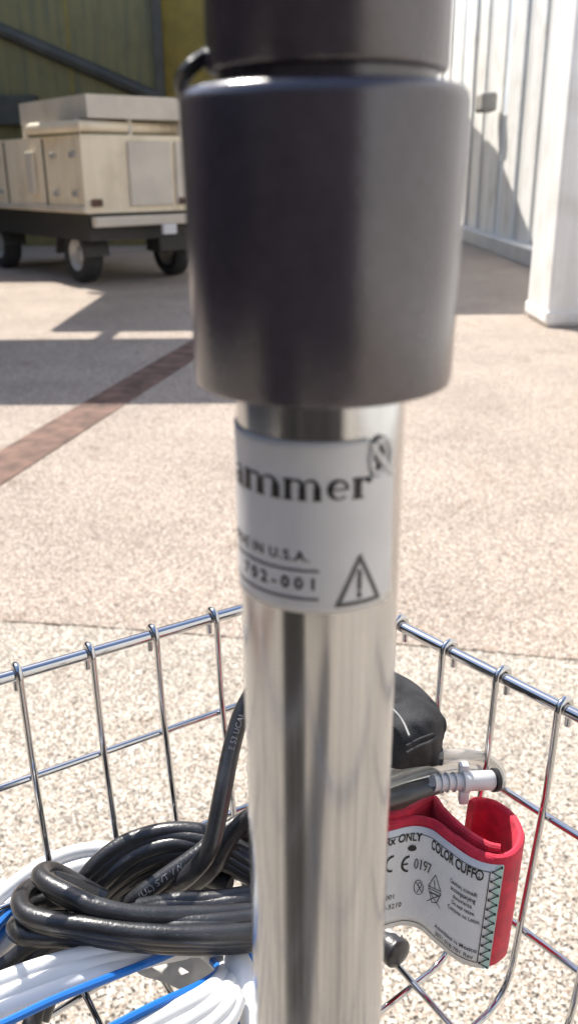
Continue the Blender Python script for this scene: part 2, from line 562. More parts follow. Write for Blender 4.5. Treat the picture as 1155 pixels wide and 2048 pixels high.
# chassis
MB().add(boxcorner(on_left(0.05, -0.05), uL, 3.3, uR, 1.45, z_bot - 0.27, z_bot), CF).build('chassis', M['chassis'], tk)
def wheel(c, axis):
    ax = V((axis[0], axis[1], 0)).normalized()
    ang = atan2(ax.y, ax.x)
    mb = MB(); rim = MB()
    prof = [(0.17, -0.09), (0.26, -0.10), (0.29, -0.06), (0.29, 0.06), (0.26, 0.10), (0.17, 0.09)]
    mb.lathe(prof, seg=28)
    rim.lathe([(0.001, 0.06), (0.06, 0.07), (0.10, 0.03), (0.168, 0.085), (0.168, -0.085), (0.001, -0.06)], seg=20)
    Mx = Matrix.Translation(V(c)) @ Matrix.Rotation(ang, 4, 'Z') @ Matrix.Rotation(pi / 2, 4, 'Y')
    for q in (mb, rim):
        q.v = [tuple(Mx @ V(t)) for t in q.v]
    t = mb.build('wheel', M['tyre'], tk, True)
    rim.build('rim', M['steel'], t, True)
for s, o in ((0.55, -0.2), (2.7, -0.2), (0.55, -1.3), (2.7, -1.3)):
    p = on_left(s, o)
    wheel((p.x, p.y, 0.29), (-uR[0], -uR[1]))
p = on_right(1.1, -0.2)
MB().box((p.x, p.y, z_bot - 0.32), (0.5, 0.3, 0.2), rz=aR, bev=0.02).build('fuel_tank', M['chassis'], tk)
p = on_right(0.75, 0.05)
MB().box((p.x, p.y, z_bot - 0.08), (1.4, 0.10, 0.10), rz=aR, bev=0.015).build('bumper', M['grey_paint'], tk)
MB().box((p.x + 0.15, p.y - 0.06, z_bot - 0.17), (0.16, 0.05, 0.10), rz=aR, bev=0.01).build('tail_lamp', M['fitting'], tk)
for s_ in (0.18, 0.62, 2.1):
    for zz_ in (0.25, 0.75):
        p = on_left(s_, 0.012)
        MB().box((p.x, p.y, z_bot + (z_top - z_bot) * zz_), (0.10, 0.03, 0.05), rz=aL, bev=0.006).build('hinge', M['steel'], tk)
for s_ in (0.86, 1.9):
    p = on_left(s_, 0.004)
    MB().box((p.x, p.y, (z_bot + z_top) / 2), (0.025, 0.014, (z_top - z_bot) * 0.94), rz=aL).build('seam', M['brace'], tk)
for s_ in (0.12, 1.12):
    p = on_right(s_, 0.02)
    MB().box((p.x, p.y, z_bot + 0.1), (0.12, 0.03, 0.07), rz=aR, bev=0.01).build('reflector', M['strip'], tk)
for s_ in (0.55, 2.7):                              # half-round mudguards over the wheels
    p = on_left(s_, -0.2)
    u_ = V((uL[0], uL[1], 0)).normalized(); n_v = V((-uR[0], -uR[1], 0)).normalized()
    mg = MB()
    vv = []
    for k in range(13):
        a = pi * k / 12
        for r_, o_ in ((0.33, -0.13), (0.33, 0.15), (0.35, 0.15), (0.35, -0.13)):
            q = V((p.x, p.y, 0.29)) + u_ * (r_ * cos(a)) + n_v * o_ + V((0, 0, r_ * sin(a)))
            vv.append(q)
    mg.add(vv, [(4 * k + c, 4 * k + (c + 1) % 4, 4 * k + 4 + (c + 1) % 4, 4 * k + 4 + c) for k in range(12) for c in range(4)] + [(0, 1, 2, 3), (48, 49, 50, 51)])
    mg.build('mudguard', M['chassis'], tk, True)
tag(tk, 'utility truck with a cream cargo box and roof rack parked by the ochre shed', 'truck')

# added roof over the truck, out of view, to throw shade on the paving
cp = empty('added_roof', (-3, 9, 0))
MB().box((-4.2, 7.58, 3.45), (5.1, 1.84, 0.14), bev=0.01).build('roof_sheet', M['concrete'], cp)
MB().box((-2.05, 10.05, 3.45), (2.5, 2.35, 0.14), bev=0.01).build('roof_sheet', M['concrete'], cp)
rp_ = [(-0.6, 9.55), (0.95, 9.55), (1.5, 13.3), (2.12, 15.4), (2.5, 18.5), (-0.6, 18.5)]  # outline shaped to throw the slanting shadow on the white wall
MB().add([(x, y, 3.38) for x, y in rp_] + [(x, y, 3.52) for x, y in rp_],
         [tuple(reversed(range(6))), tuple(range(6, 12))] + [(k, (k + 1) % 6, 6 + (k + 1) % 6, 6 + k) for k in range(6)]).build('roof_sheet', M['concrete'], cp)
MB().box((-2.8, 8.9, 3.33), (0.09, 4.4, 0.10)).build('beam', M['brace'], cp)
MB().box((-0.9, 10.6, 3.33), (0.9, 0.09, 0.10)).build('beam', M['brace'], cp)
for px_, py_ in ((-6.5, 7.0), (-6.5, 8.0), (-0.4, 12.5), (-0.4, 14.8)):
    MB().box((px_, py_, 1.69), (0.12, 0.12, 3.38)).build('post', M['brace'], cp)
tag(cp, 'grey roof on dark posts, added out of view to shade the paving', 'added_roof')

# ------------------------------------------------------------------ the pole stand
D = 0.196                                           # forward distance of the pole axis
PR = 0.019
pc = atY(638, 1240, D)
PX, PY = pc.x, D
def front_z(y_, r):                                  # height on the front of a cylinder of radius r seen at image row y_
    return atY(638, y_, D - r).z
stand = empty('equipment_stand', (PX, PY, 0))
zc0, zc1 = front_z(822, 0.0284), front_z(146, 0.0284)
PC = (PX, PY, 0)
MB().lathe([(0.0, 0.10), (PR, 0.10), (PR, zc0 + 0.02)], PC, 96).build('pole', M['pole'], stand, True)
# collar, tapered very slightly, with rounded rims and a seam
r0, r1 = 0.0283, 0.0290
MB().lathe([(PR + .0004, zc0 + 0.006), (r0 - 0.004, zc0 + 0.001), (r0 - 0.0012, zc0), (r0 - 0.0003, zc0 + 0.0005), (r0, zc0 + 0.0018),
            (r1, zc1 - 0.0030), (r1 - 0.0004, zc1 - 0.0014), (r1 - 0.0014, zc1 - 0.0004), (r1 - 0.003, zc1), (0.0225, zc1)],
           (PX + 0.0005, PY, 0), 128).build('collar', M['plastic'], stand, True)
rs = 0.0240
MB().lathe([(rs - 0.0022, zc1 - 0.001), (rs - 0.0022, zc1 + 0.0022), (rs - 0.0004, zc1 + 0.0026), (rs, zc1 + 0.0034), (rs + .0003, zc1 + 0.18), (rs - 0.002, zc1 + 0.184), (0.0, zc1 + 0.186)],
           (PX + 0.0011, PY, 0), 96).build('sleeve', M['plastic'], stand, True)
# foot: hub with five arms on castors
MB().lathe([(0.0, 0.05), (0.045, 0.05), (0.05, 0.06), (0.045, 0.11), (0.026, 0.13), (PR + .0005, 0.16)], PC, 40).build('hub', M['plastic'], stand, True)
for k in range(5):
    a = 2 * pi * k / 5 + 0.3 + pi / 5
    d = V((sin(a), cos(a), 0))
    c = V(PC)
    MB().tube([c + d * 0.03 + V((0, 0, 0.085)), c + d * 0.13 + V((0, 0, 0.078)), c + d * 0.23 + V((0, 0, 0.066))], [0.020, 0.017, 0.013], 12).build('leg', M['plastic'], stand, True)
    w_ = MB()
    e = c + d * 0.225
    t = V((-d.y, d.x, 0))
    w_.tube([e + t * -0.012 + V((0, 0, 0.026)), e + t * 0.012 + V((0, 0, 0.026))], 0.025, 20)
    w_.tube([e + V((0, 0, 0.04)), e + V((0, 0, 0.066))], 0.006, 8)
    w_.build('caster', M['cord'], stand, True)

# label sheet on the pole
zl0, zl1 = front_z(1226, PR), front_z(884, PR)
def on_pole(phi, z, out=0.0):
    r = PR + 0.0002 + out
    return V((PX + r * sin(phi), PY - r * cos(phi), z))
def phi_px(x):                                      # angle round the pole that shows at photo column x
    t = (x - 638) / 160.0 * PR / sqrt(D * D - PR * PR)
    f = 0.0
    for _ in range(40):
        f = asin(max(-1, min(1, t * (D - PR * cos(f)) / PR)))
    return f
A0, A1 = radians(-135), phi_px(774)
AC = phi_px(724)                                    # top right corner is cut round the emblem
lab = MB()
na, nz = 64, 24
vv, ff = [], []
for i in range(na + 1):
    for j in range(nz + 1):
        a = A0 + (A1 - A0) * i / na
        z = zl0 + (zl1 - zl0) * j / nz
        vv.append((a, z))
lr = 0.0016
pts3 = [on_pole(a, z, 0.0) for a, z in vv]
keep = lambda a, z: not (a > AC and z > zl1 - 0.0082)
for i in range(na):
    for j in range(nz):
        q = [i * (nz + 1) + j, (i + 1) * (nz + 1) + j, (i + 1) * (nz + 1) + j + 1, i * (nz + 1) + j + 1]
        ac = sum(vv[k][0] for k in q) / 4; zc_ = sum(vv[k][1] for k in q) / 4
        inside = True
        if ac > AC and zc_ > zl1 - 0.0082: inside = False
        if ac > A1 - radians(6) and zc_ < zl0 + 0.002: inside = False
        if inside: ff.append(tuple(q))
lab.add(pts3, ff)
label = lab.build('label', M['label'], stand, 'all')
sm = label.modifiers.new('thick', 'SOLIDIFY'); sm.thickness = 0.00035; sm.offset = 1

# heavy slab-serif letters made from strokes
def poly_arc(cx, cy, rx, ry, a0, a1, n=10):
    return [(cx + rx * cos(a0 + (a1 - a0) * k / n), cy + ry * sin(a0 + (a1 - a0) * k / n)) for k in range(n + 1)]
def ribbon(pts, ws):
    vs_, fs_ = [], []
    n = len(pts)
    for i in range(n):
        a, b = V(pts[max(0, i - 1)]), V(pts[min(n - 1, i + 1)])
        d = (b - a).normalized(); nn = V((-d.y, d.x))
        wv = ws[i] if isinstance(ws, list) else ws
        p = V(pts[i])
        vs_ += [p + nn * wv / 2, p - nn * wv / 2]
    fs_ = [(2 * i, 2 * i + 1, 2 * i + 3, 2 * i + 2) for i in range(n - 1)]
    return vs_, fs_
def glyph(ch):
    parts = []
    def stem(x, y0=0.0, y1=1.0, wd=0.29): parts.append(ribbon([(x, y0 + (y1 - y0) * k / 6) for k in range(7)], wd))
    def slabf(x0, x1, yy, h=0.10): parts.append(ribbon([(x0 + (x1 - x0) * k / 4, yy) for k in range(5)], h))
    def arch(x0, x1):
        cx, rx = (x0 + x1) / 2, (x1 - x0) / 2
        pts = poly_arc(cx, 0.62, rx, 0.33, pi * 0.92, 0.0, 12)
        parts.append(ribbon(pts, [0.07 + 0.15 * (k / 12) ** 1.5 for k in range(13)]))
        stem(x1, 0.0, 0.64, 0.29)
    if ch == 'm':
        stem(0.20); slabf(0.0, 0.24, 0.95); slabf(0.0, 0.40, 0.05)
        arch(0.26, 0.82); slabf(0.64, 1.0, 0.05)
        arch(0.90, 1.44); slabf(1.26, 1.62, 0.05)
        return parts, 1.66
    if ch == 'r':
        stem(0.20); slabf(0.0, 0.24, 0.95); slabf(0.0, 0.44, 0.05)
        parts.append(ribbon(poly_arc(0.52, 0.66, 0.24, 0.26, pi * 0.95, pi * 0.3, 8), [0.07 + 0.10 * k / 8 for k in range(9)]))
        parts.append(ribbon(poly_arc(0.64, 0.80, 0.07, 0.07, 0, 2 * pi, 12), 0.14))
        return parts, 0.82
    if ch == 'e':
        pts = poly_arc(0.46, 0.5, 0.34, 0.43, 0.02, 2 * pi - 0.75, 24)
        ws = [0.13 + 0.13 * max(0, sin((0.02 + (2 * pi - 0.77) * k / 24) - pi / 2)) - 0.06 * max(0, cos((0.02 + (2 * pi - 0.77) * k / 24) * 1 - 1.4 * pi)) for k in range(25)]
        parts.append(ribbon(pts, ws)); slabf(0.16, 0.80, 0.52, 0.08)
        return parts, 0.94
    if ch == 'a':
        stem(0.66, 0.0, 0.7); slabf(0.60, 0.90, 0.05)
        parts.append(ribbon(poly_arc(0.42, 0.68, 0.27, 0.27, 0.2, pi * 0.9, 10), 0.12))
        parts.append(ribbon(poly_arc(0.36, 0.30, 0.24, 0.23, 0.5, 2 * pi - 0.5, 16), 0.15))
        return parts, 0.94
xh = front_z(957, PR) - front_z(1000, PR)
zb = front_z(1001, PR)
ink = MB()
for ch, x0, x1 in (('a', None, None), ('m', 493, 560), ('m', 563, 637), ('e', 645, 691), ('r', 694, 733)):
    g, adv = glyph(ch)
    if x0 is None: f0, f1 = phi_px(493) - radians(17), phi_px(493) - radians(1.5)
    else: f0, f1 = phi_px(x0), phi_px(x1)
    for vs_, fs_ in g:
        ink.add([on_pole(f0 + (f1 - f0) * q[0] / adv, zb + xh * q[1], 0.00052) for q in vs_], fs_)
ink.build('lettering', M['ink'], label)
small = MB()
def pole_text(body, xr_px, yb_px, h_px, bold, spacing):
    z0 = front_z(yb_px, PR); hgt = front_z(yb_px - h_px, PR) - z0
    f1 = phi_px(xr_px)
    fn = lambda u, v: on_pole(f1 + u / PR, z0 + v, 0.00052)
    small.add(*text_mesh(body, hgt / 0.70, fn, bold * hgt, spacing, 'RIGHT'))
pole_text('MADE IN U.S.A.', 612, 1122, 20, 0.02, 1.12)
pole_text('702-001', 628, 1178, 23, 0.035, 1.55)
small.build('lettering', M['ink'], label)
rules = MB()
for yy in (1141, 1197):
    z = front_z(yy, PR)
    f0, f1 = radians(-120), phi_px(628)
    vs_, fs_ = strip([(f0 * PR, z), (f1 * PR, z)], 0.0006, lambda u, v: on_pole(u / PR, v, 0.00050))
    rules.add(vs_, fs_)
tri = [(phi_px(711) * PR, front_z(1116, PR)), (phi_px(747) * PR, front_z(1211, PR)), (phi_px(668) * PR, front_z(1207, PR))]
zt0 = front_z(1210, PR)
tri = [(phi_px(711) * PR, front_z(1119, PR)), (phi_px(749) * PR, zt0), (phi_px(668) * PR, zt0)]
rules.add(*strip(tri, 0.0010, lambda u, v: on_pole(u / PR, v, 0.00052), True))
rules.build('warning_sign', M['greyink'], label)
ex = MB()
ux = phi_px(711) * PR
ex.add(*strip([(ux, front_z(1148, PR)), (ux, front_z(1182, PR))], 0.0008, lambda u, v: on_pole(u / PR, v, 0.00062)))
ex.add(*strip([(ux, front_z(1192, PR)), (ux, front_z(1197, PR))], 0.0009, lambda u, v: on_pole(u / PR, v, 0.00062)))
ex.build('exclamation_mark', M['ink'], label)
# raised swirl emblem at the corner
em = MB()
fe, ze = phi_px(748), front_z(925, PR)
pts = [on_pole(fe + 0.0029 * cos(t) / PR, ze + 0.0040 * sin(t), 0.0004) for t in [2 * pi * k / 28 for k in range(28)]]
em.tube(pts, 0.0006, 8, closed=True)
pts = [on_pole(fe + (0.0026 * cos(t) * (1 - abs(t - 1) * 0.1)) / PR - 0.0012 / PR, ze + 0.0034 * sin(t), 0.0005) for t in [-1.4 + 2.9 * k / 12 for k in range(13)]]
em.tube(pts, 0.0005, 8)
em.tube([on_pole(fe - 0.0032 / PR, ze + 0.0036, 0.0005), on_pole(fe, ze - 0.001, 0.0007), on_pole(fe + 0.0036 / PR, ze - 0.0048, 0.0005)], [0.0004, 0.0009, 0.0004], 8)
em.build('emblem', M['label'], label, True)
tag(stand, 'stainless steel equipment pole with a dark plastic collar and silver label', 'equipment stand')

# thin cord bulging out behind the collar
cd = MB()
cd.tube(crom([atY(440, 95, D + .004), atY(405, 112, D), atY(378, 132, D - 0.002), atY(360, 160, D), atY(364, 190, D + .004), atY(384, 235, D + .01), atY(420, 300, D + .018)], 6), 0.0012, 8)
cd.tube(crom([atY(440, 120, D + .006), atY(408, 126, D + .002), atY(386, 142, D), atY(369, 168, D + .004), atY(372, 200, D + .008), atY(400, 260, D + .016)], 6), 0.0009, 8)
tag(cd.build('thin_cord', M['cord'], None, True), 'thin black cord looping out beside the top of the dark collar', 'cord')

# ------------------------------------------------------------------ wire basket
K = at(644, 1173, 1.0); Lp = at(0, 1359, 1.0); Rp = at(1155, 1432, 1.0)
eL, eR = (Lp - K).normalized(), (Rp - K).normalized()
SIN = abs(eL.cross(eR).z)
nL = V((-eL.y, eL.x, 0)); nL = nL if nL.dot(eR) > 0 else -nL
nR = V((-eR.y, eR.x, 0)); nR = nR if nR.dot(eL) > 0 else -nR
SIDE = 0.42
RIMR, WR = 0.0033, 0.0019
def drop(z_k): return CAM_H - z_k * H
Z_RIM, Z_FL = drop(1.0), drop(1.709)
TAP = 0.127
def inset(z): return TAP * (Z_RIM - z)
def corner_loop(z, extra, rad):                      # rounded parallelogram at height z, moved inwards
    t = (inset(z) + extra) / SIN
    A = K + (eL + eR) * t
    L = SIDE - 2 * t
    cs = [A, A + eL * L, A + eL * L + eR * L, A + eR * L]
    out = []
    for i in range(4):
        c, p, n = cs[i], cs[i - 1], cs[(i + 1) % 4]
        a, b = c + (p - c).normalized() * rad, c + (n - c).normalized() * rad
        for k in range(7):
            s = k / 6
            q = a.lerp(c, s).lerp(c.lerp(b, s), s)
            out.append(V((q.x, q.y, z)))
    return out
bk = empty('wire_basket', (K.x, K.y, Z_FL))
MB().tube(corner_loop(Z_RIM, 0, 0.03), RIMR, 14, closed=True).build('rim', M['chrome'], bk, True)
for kz in (1.254, 1.54):
    MB().tube(corner_loop(drop(kz), -2 * WR, 0.03), WR * 1.1, 10, closed=True).build('rail', M['chrome'], bk, True)
def s_on(e, x, y):
    return (at(x, y, 1.0) - K).dot(e)
sL = [s_on(eL, x, y) for x, y in ((425, 1236), (305, 1270), (178, 1306), (35, 1349))]
sR = [s_on(eR, x, y) for x, y in ((806, 1248), (906, 1296), (1012, 1350), (1132, 1414))]
def extend(s):
    st = (s[-1] - s[0]) / 3
    s = list(s)
    while s[0] - st > 0.028: s.insert(0, s[0] - st)
    while s[-1] + st < SIDE - 0.028: s.append(s[-1] + st)
    return s
sL, sR = extend(sL), extend(sR)
RING = 0.024
def wire(e, n, s, zfl):
    A = K + e * s
    hk = RIMR + WR
    def wallpt(z, inn=True):
        d = inset(z) + hk * max(0.15, 1 - (Z_RIM - z) / 0.05)
        return d
    p = []
    p.append((-hk, Z_RIM - 0.012)); p.append((-hk, Z_RIM - 0.003)); p.append((-hk, Z_RIM))
    for k in range(1, 8):
        a = pi - pi * k / 8
        p.append((hk * cos(a), Z_RIM + hk * sin(a)))
    for z in (Z_RIM, Z_RIM - 0.004, Z_RIM - 0.02, Z_RIM - 0.05, Z_RIM - 0.10, Z_RIM - 0.14, zfl + 0.022):
        p.append((wallpt(z), z))
    din = inset(zfl)
    for k in range(1, 7):
        a = pi / 2 * k / 6
        p.append((din + 0.022 * (1 - cos(a)) - 0.001, zfl + 0.022 * (1 - sin(a))))
    half = [V((A.x + n.x * d, A.y + n.y * d, z)) for d, z in p]
    W = SIDE * SIN
    other = [V((A.x + n.x * (W - d), A.y + n.y * (W - d), z)) for d, z in reversed(p)]
    # does the floor run meet the pole?
    rel = V((PX, PY, 0)) - V((A.x, A.y, 0))
    along = rel.dot(n); off = abs(rel.dot(e) - rel.dot(n) * e.dot(n))
    off = (rel - n * along).length
    if off < RING:
        h = sqrt(RING * RING - off * off)
        e1 = V((A.x + n.x * (along - h), A.y + n.y * (along - h), zfl))
        e2 = V((A.x + n.x * (along + h), A.y + n.y * (along + h), zfl))
        MB().tube(half + [e1], WR, 10).build('wire', M['chrome'], bk, True)
        MB().tube([e2] + other, WR, 10).build('wire', M['chrome'], bk, True)
    else:
        mid = (half[-1] + other[0]) / 2
        MB().tube(half + [mid] + other, WR, 10).build('wire', M['chrome'], bk, True)
for s in sL: wire(eL, nL, s, Z_FL + 2 * WR)
for s in sR: wire(eR, nR, s, Z_FL)
MB().tube([V((PX + RING * cos(a), PY + RING * sin(a), Z_FL + WR)) for a in [2 * pi * k / 32 for k in range(32)]], 0.0026, 10, closed=True).build('pole_ring', M['chrome'], bk, True)
MB().lathe([(PR + 0.0002, Z_FL - 0.012), (RING - 0.001, Z_FL - 0.012), (RING - 0.001, Z_FL + 0.010), (PR + 0.0002, Z_FL + 0.010)], PC, 40).build('clamp', M['plastic'], bk, True)
tag(bk, 'chrome wire basket with hooked wires around the steel pole', 'wire basket')

# ------------------------------------------------------------------ red blood pressure cuff
HT = 1.25
toppx = [(690, 1668), (740, 1654), (785, 1640), (828, 1632), (868, 1640), (905, 1666), (945, 1694), (982, 1707), (1014, 1706), (1036, 1690),
         (1041, 1664), (1028, 1634), (1003, 1610), (974, 1597), (952, 1594), (941, 1600)]
path = crom([at(x, y, HT) for x, y in toppx], 10)
path = [V((p.x, p.y, 0)) for p in path]
cum = [0.0]
for a, b in zip(path[:-1], path[1:]): cum.append(cum[-1] + (b - a).length)
CL = cum[-1]
ZT = drop(HT)
ZB = drop(1.525)
CH = ZT - ZB
def on_cuff(u, v, out):                              # u along the cuff from its hidden end, v height above its lower edge
    u = max(0, min(CL - 1e-6, u))
    lo, hi = 0, len(cum) - 1
    while hi - lo > 1:
        md = (lo + hi) // 2
        if cum[md] <= u: lo = md
        else: hi = md
    t = (u - cum[lo]) / (cum[hi] - cum[lo])
    p = path[lo].lerp(path[hi], t)
    a, b = path[max(0, lo - 1)], path[min(len(path) - 1, hi + 1)]
    d = (b - a).normalized()
    n = V((d.y, -d.x, 0))                            # outer side, towards the lens along the front run
    ln = 0.075 * (CH - v)                           # it leans with the basket wall
    return V((p.x + n.x * out + nR.x * ln, p.y + n.y * out + nR.y * ln, ZB + v))
TH = 0.0042
cf = MB()
nu = 150
prof = [(TH * 0.0, 0.0), (TH * 0.35, 0.0006), (TH * 0.5, 0.002), (TH * 0.5, CH - 0.002), (TH * 0.35, CH - 0.0006), (0, CH), (-TH * 0.35, CH - 0.0006), (-TH * 0.5, CH - 0.002), (-TH * 0.5, 0.002), (-TH * 0.35, 0.0006)]
vv = []
for i in range(nu + 1):
    u = CL * i / nu
    for o_, v in prof:
        wob = 0.0009 * noise.noise(V((u * 55, v * 35, 0))) + 0.0004 * noise.noise(V((u * 170, v * 90, 4)))
        vv.append(on_cuff(u, v, o_ + wob))
np_ = len(prof)
ff = [(i * np_ + k, i * np_ + (k + 1) % np_, (i + 1) * np_ + (k + 1) % np_, (i + 1) * np_ + k) for i in range(nu) for k in range(np_)]
ff += [tuple(range(np_)), tuple(nu * np_ + k for k in range(np_))]
cuffroot = cf.add(vv, ff).build('pressure_cuff', M['cuff'], None, True)
tag(cuffroot, 'red blood pressure cuff with a printed grey label, curled beside the pole', 'pressure cuff')
# second fold of red cloth behind the front face
bf = MB()
bpx = [(700, 1640), (760, 1628), (810, 1618), (852, 1596), (868, 1592), (882, 1612), (910, 1640), (940, 1664), (975, 1684), (1000, 1690)]
bp = crom([at(x, y, HT - 0.012) for x, y in bpx], 8)
vv = []
for i, p in enumerate(bp):
    a, b = bp[max(0, i - 1)], bp[min(len(bp) - 1, i + 1)]
    d = (b - a).normalized(); n = V((d.y, -d.x, 0))
    zt = p.z
    for o_, z in ((0.0018, ZB + 0.004), (0.0018, zt - 0.001), (0.0008, zt), (-0.0008, zt), (-0.0018, zt - 0.001), (-0.0018, ZB + 0.004)):
        vv.append(V((p.x + n.x * o_, p.y + n.y * o_, z)))
bf.add(vv, [(i * 6 + k, i * 6 + (k + 1) % 6, (i + 1) * 6 + (k + 1) % 6, (i + 1) * 6 + k) for i in range(len(bp) - 1) for k in range(6)] + [tuple(range(6)), tuple((len(bp) - 1) * 6 + k for k in range(6))])
bf.build('inner_fold', M['cuff'], cuffroot, True)

# inverse look-up: which (u, v) of the front run lies under a photo position
grid = []
for i in range(0, 400):
    u = CL * 0.75 * i / 400
    a = pix(on_cuff(u, 0, TH / 2)); b = pix(on_cuff(u, CH, TH / 2))
    if grid and a[0] < grid[-1][1][0] and u > CL * 0.3: break
    grid.append((u, a, b))
def uv(x, y):
    best = None
    for u, a, b in grid:
        t = (y - a[1]) / (b[1] - a[1])
        xx = a[0] + (b[0] - a[0]) * t
        e = abs(xx - x)
        if best is None or e < best[0]: best = (e, u, t * CH)
    return best[1], best[2]
uE = uv(994, 1800)[0]                                # right edge of the label
LABT, LABB = CH - 0.0040, 0.0012
lb = MB()
vv = []
NU, NV = 70, 8
for i in range(NU + 1):
    for j in range(NV + 1):
        u = uE * i / NU
        v = LABB + (LABT - LABB) * j / NV
        vv.append(on_cuff(u, v, TH / 2 + 0.0007 + 0.0002 * noise.noise(V((u * 90, v * 60, 3)))))
lb.add(vv, [(i * (NV + 1) + j, (i + 1) * (NV + 1) + j, (i + 1) * (NV + 1) + j + 1, i * (NV + 1) + j + 1) for i in range(NU) for j in range(NV)])
clabel = lb.build('label', M['cufflabel'], cuffroot, 'all')
sm = clabel.modifiers.new('thick', 'SOLIDIFY'); sm.thickness = 0.0005; sm.offset = 0
OUT = TH / 2 + 0.0013
fn = lambda u, v: on_cuff(u, v, OUT)
uB = uv(971, 1800)[0]
pr = MB()
pr.add(*strip([(0.004, LABT - 0.0042), (uB, LABT - 0.0042), (uB, LABB + 0.0036), (0.004, LABB + 0.0036)], 0.00045, fn))
def ctext(body, x, y, cap_px, bold=0.0, spacing=1.0, w_px=None, align='LEFT', squeeze=1.0):
    u0, v0 = uv(x, y)
    v1 = uv(x, y - cap_px)[1]
    size = (v1 - v0) / 0.70
    vs_, fs_ = text_mesh(body, size, lambda a, b: V((a, b, 0)), bold * size, spacing, align)
    if w_px:
        x2, y2 = w_px
        L = abs(uv(x2, y2)[0] - u0)
        mx = max(abs(q.x) for q in vs_) or 1
        squeeze = L / mx
    pr.add([fn(u0 + q.x * squeeze, v0 + q.y) for q in vs_], fs_)
ctext('Rx ONLY', 843, 1678, 16, 0.025, 1.0, (768, 1690), align='RIGHT')
ctext('COLOR CUFF®', 864, 1692, 19, 0.03, 1.0, (968, 1741))
ctext('0197', 826, 1731, 20, 0.0, 1.0, (862, 1752))
for k, tx in enumerate(['Caution, consult', 'accompanying', 'documents.', 'Do not reuse.', 'Contains no Latex.']):
    ctext(tx, 925, 1775 + 13.5 * k + 0.0, 8.5, 0.012, 1.0, None, 'CENTER', 0.62)
ctext('Assembled in Mexico', 871, 1850, 8.5, 0.008, 1.0, (955, 1880))
ctext('5021-018-701 Rev', 872, 1866, 8.5, 0.008, 1.0, (948, 1894))
ctext('-001', 787, 1791, 9, 0.0, 1.0, None, 'RIGHT', 0.9); ctext('704-3210', 800, 1808, 10, 0.0, 1.0, None, 'RIGHT', 0.9)
for xc, bar in ((782, 0), (815, 1)):
    u0, v0 = uv(xc, 1722); du = abs(uv(xc + 13, 1722)[0] - u0); dv = abs(uv(xc, 1722 - 14)[1] - v0)
    pr.add(*strip([(u0 + du * cos(a), v0 + dv * sin(a)) for a in [pi * 0.5 + 0.05 + (pi - 0.1) * k / 12 for k in range(13)]], 0.0013, fn))
    if bar: pr.add(*strip([(u0 - du, v0), (u0 - du * 0.15, v0)], 0.0010, fn))
# round hose mark, crossed-out circle, warning triangle, crossed bin
def ell(x, y, rx, ry, n=18):
    u0, v0 = uv(x, y); du = abs(uv(x + rx, y)[0] - u0); dv = abs(uv(x, y - ry)[1] - v0)
    return [(u0 + du * cos(2 * pi * k / n), v0 + dv * sin(2 * pi * k / n)) for k in range(n)]
c_ = ell(823, 1691, 10, 6)
pr.add([fn(*q) for q in c_], [tuple(range(len(c_)))])
pr.add(*strip(ell(838, 1769, 9.5, 15), 0.0004, fn, True))
pr.add(*strip([uv(831, 1757), uv(845, 1781)], 0.0004, fn)); pr.add(*strip(ell(840, 1764, 3.5, 5, 10), 0.0004, fn, True)); pr.add(*strip([uv(840, 1770), uv(834, 1779)], 0.0004, fn))
pr.add(*strip([uv(874, 1746), uv(884, 1778), uv(859, 1767)], 0.00045, fn, True))
pr.add(*strip([uv(872, 1757), uv(872, 1766)], 0.0005, fn)); pr.add(*strip([uv(872, 1769), uv(872, 1770)], 0.0005, fn))
pr.add(*strip([uv(859, 1771), uv(884, 1783), uv(876, 1801), uv(866, 1800)], 0.00045, fn, True))
pr.add(*strip([uv(857, 1797), uv(884, 1786)], 0.00045, fn)); pr.add(*strip([uv(862, 1778), uv(882, 1812)], 0.00045, fn)); pr.add(*strip([uv(864, 1780), uv(879, 1787)], 0.0008, fn))
pr.build('lettering', M['ink'], clabel)
# overlock stitching down the edge: pale teal tape and dark zigzag thread
tp = MB()
vv = []
for j in range(13):
    v = LABB + (LABT - LABB) * j / 12
    vv += [on_cuff(uE - 0.0026, v, TH / 2 + 0.0012), on_cuff(uE + 0.0004, v, TH / 2 + 0.0012)]
tp.add(vv, [(2 * j, 2 * j + 1, 2 * j + 3, 2 * j + 2) for j in range(12)]).build('edge_tape', M['teal'], clabel)
zz = MB()
nz_ = 22
pts = [on_cuff(uE - (0.0040 if k % 2 else 0.0006), LABB + 0.001 + (LABT - LABB - 0.002) * k / nz_, TH / 2 + 0.0016) for k in range(nz_ + 1)]
zz.tube(pts, 0.00028, 6)
for k in range(nz_ + 1):
    zz.box(pts[k], (0.0008, 0.0008, 0.0008))
zz.build('stitching', M['ink'], clabel)

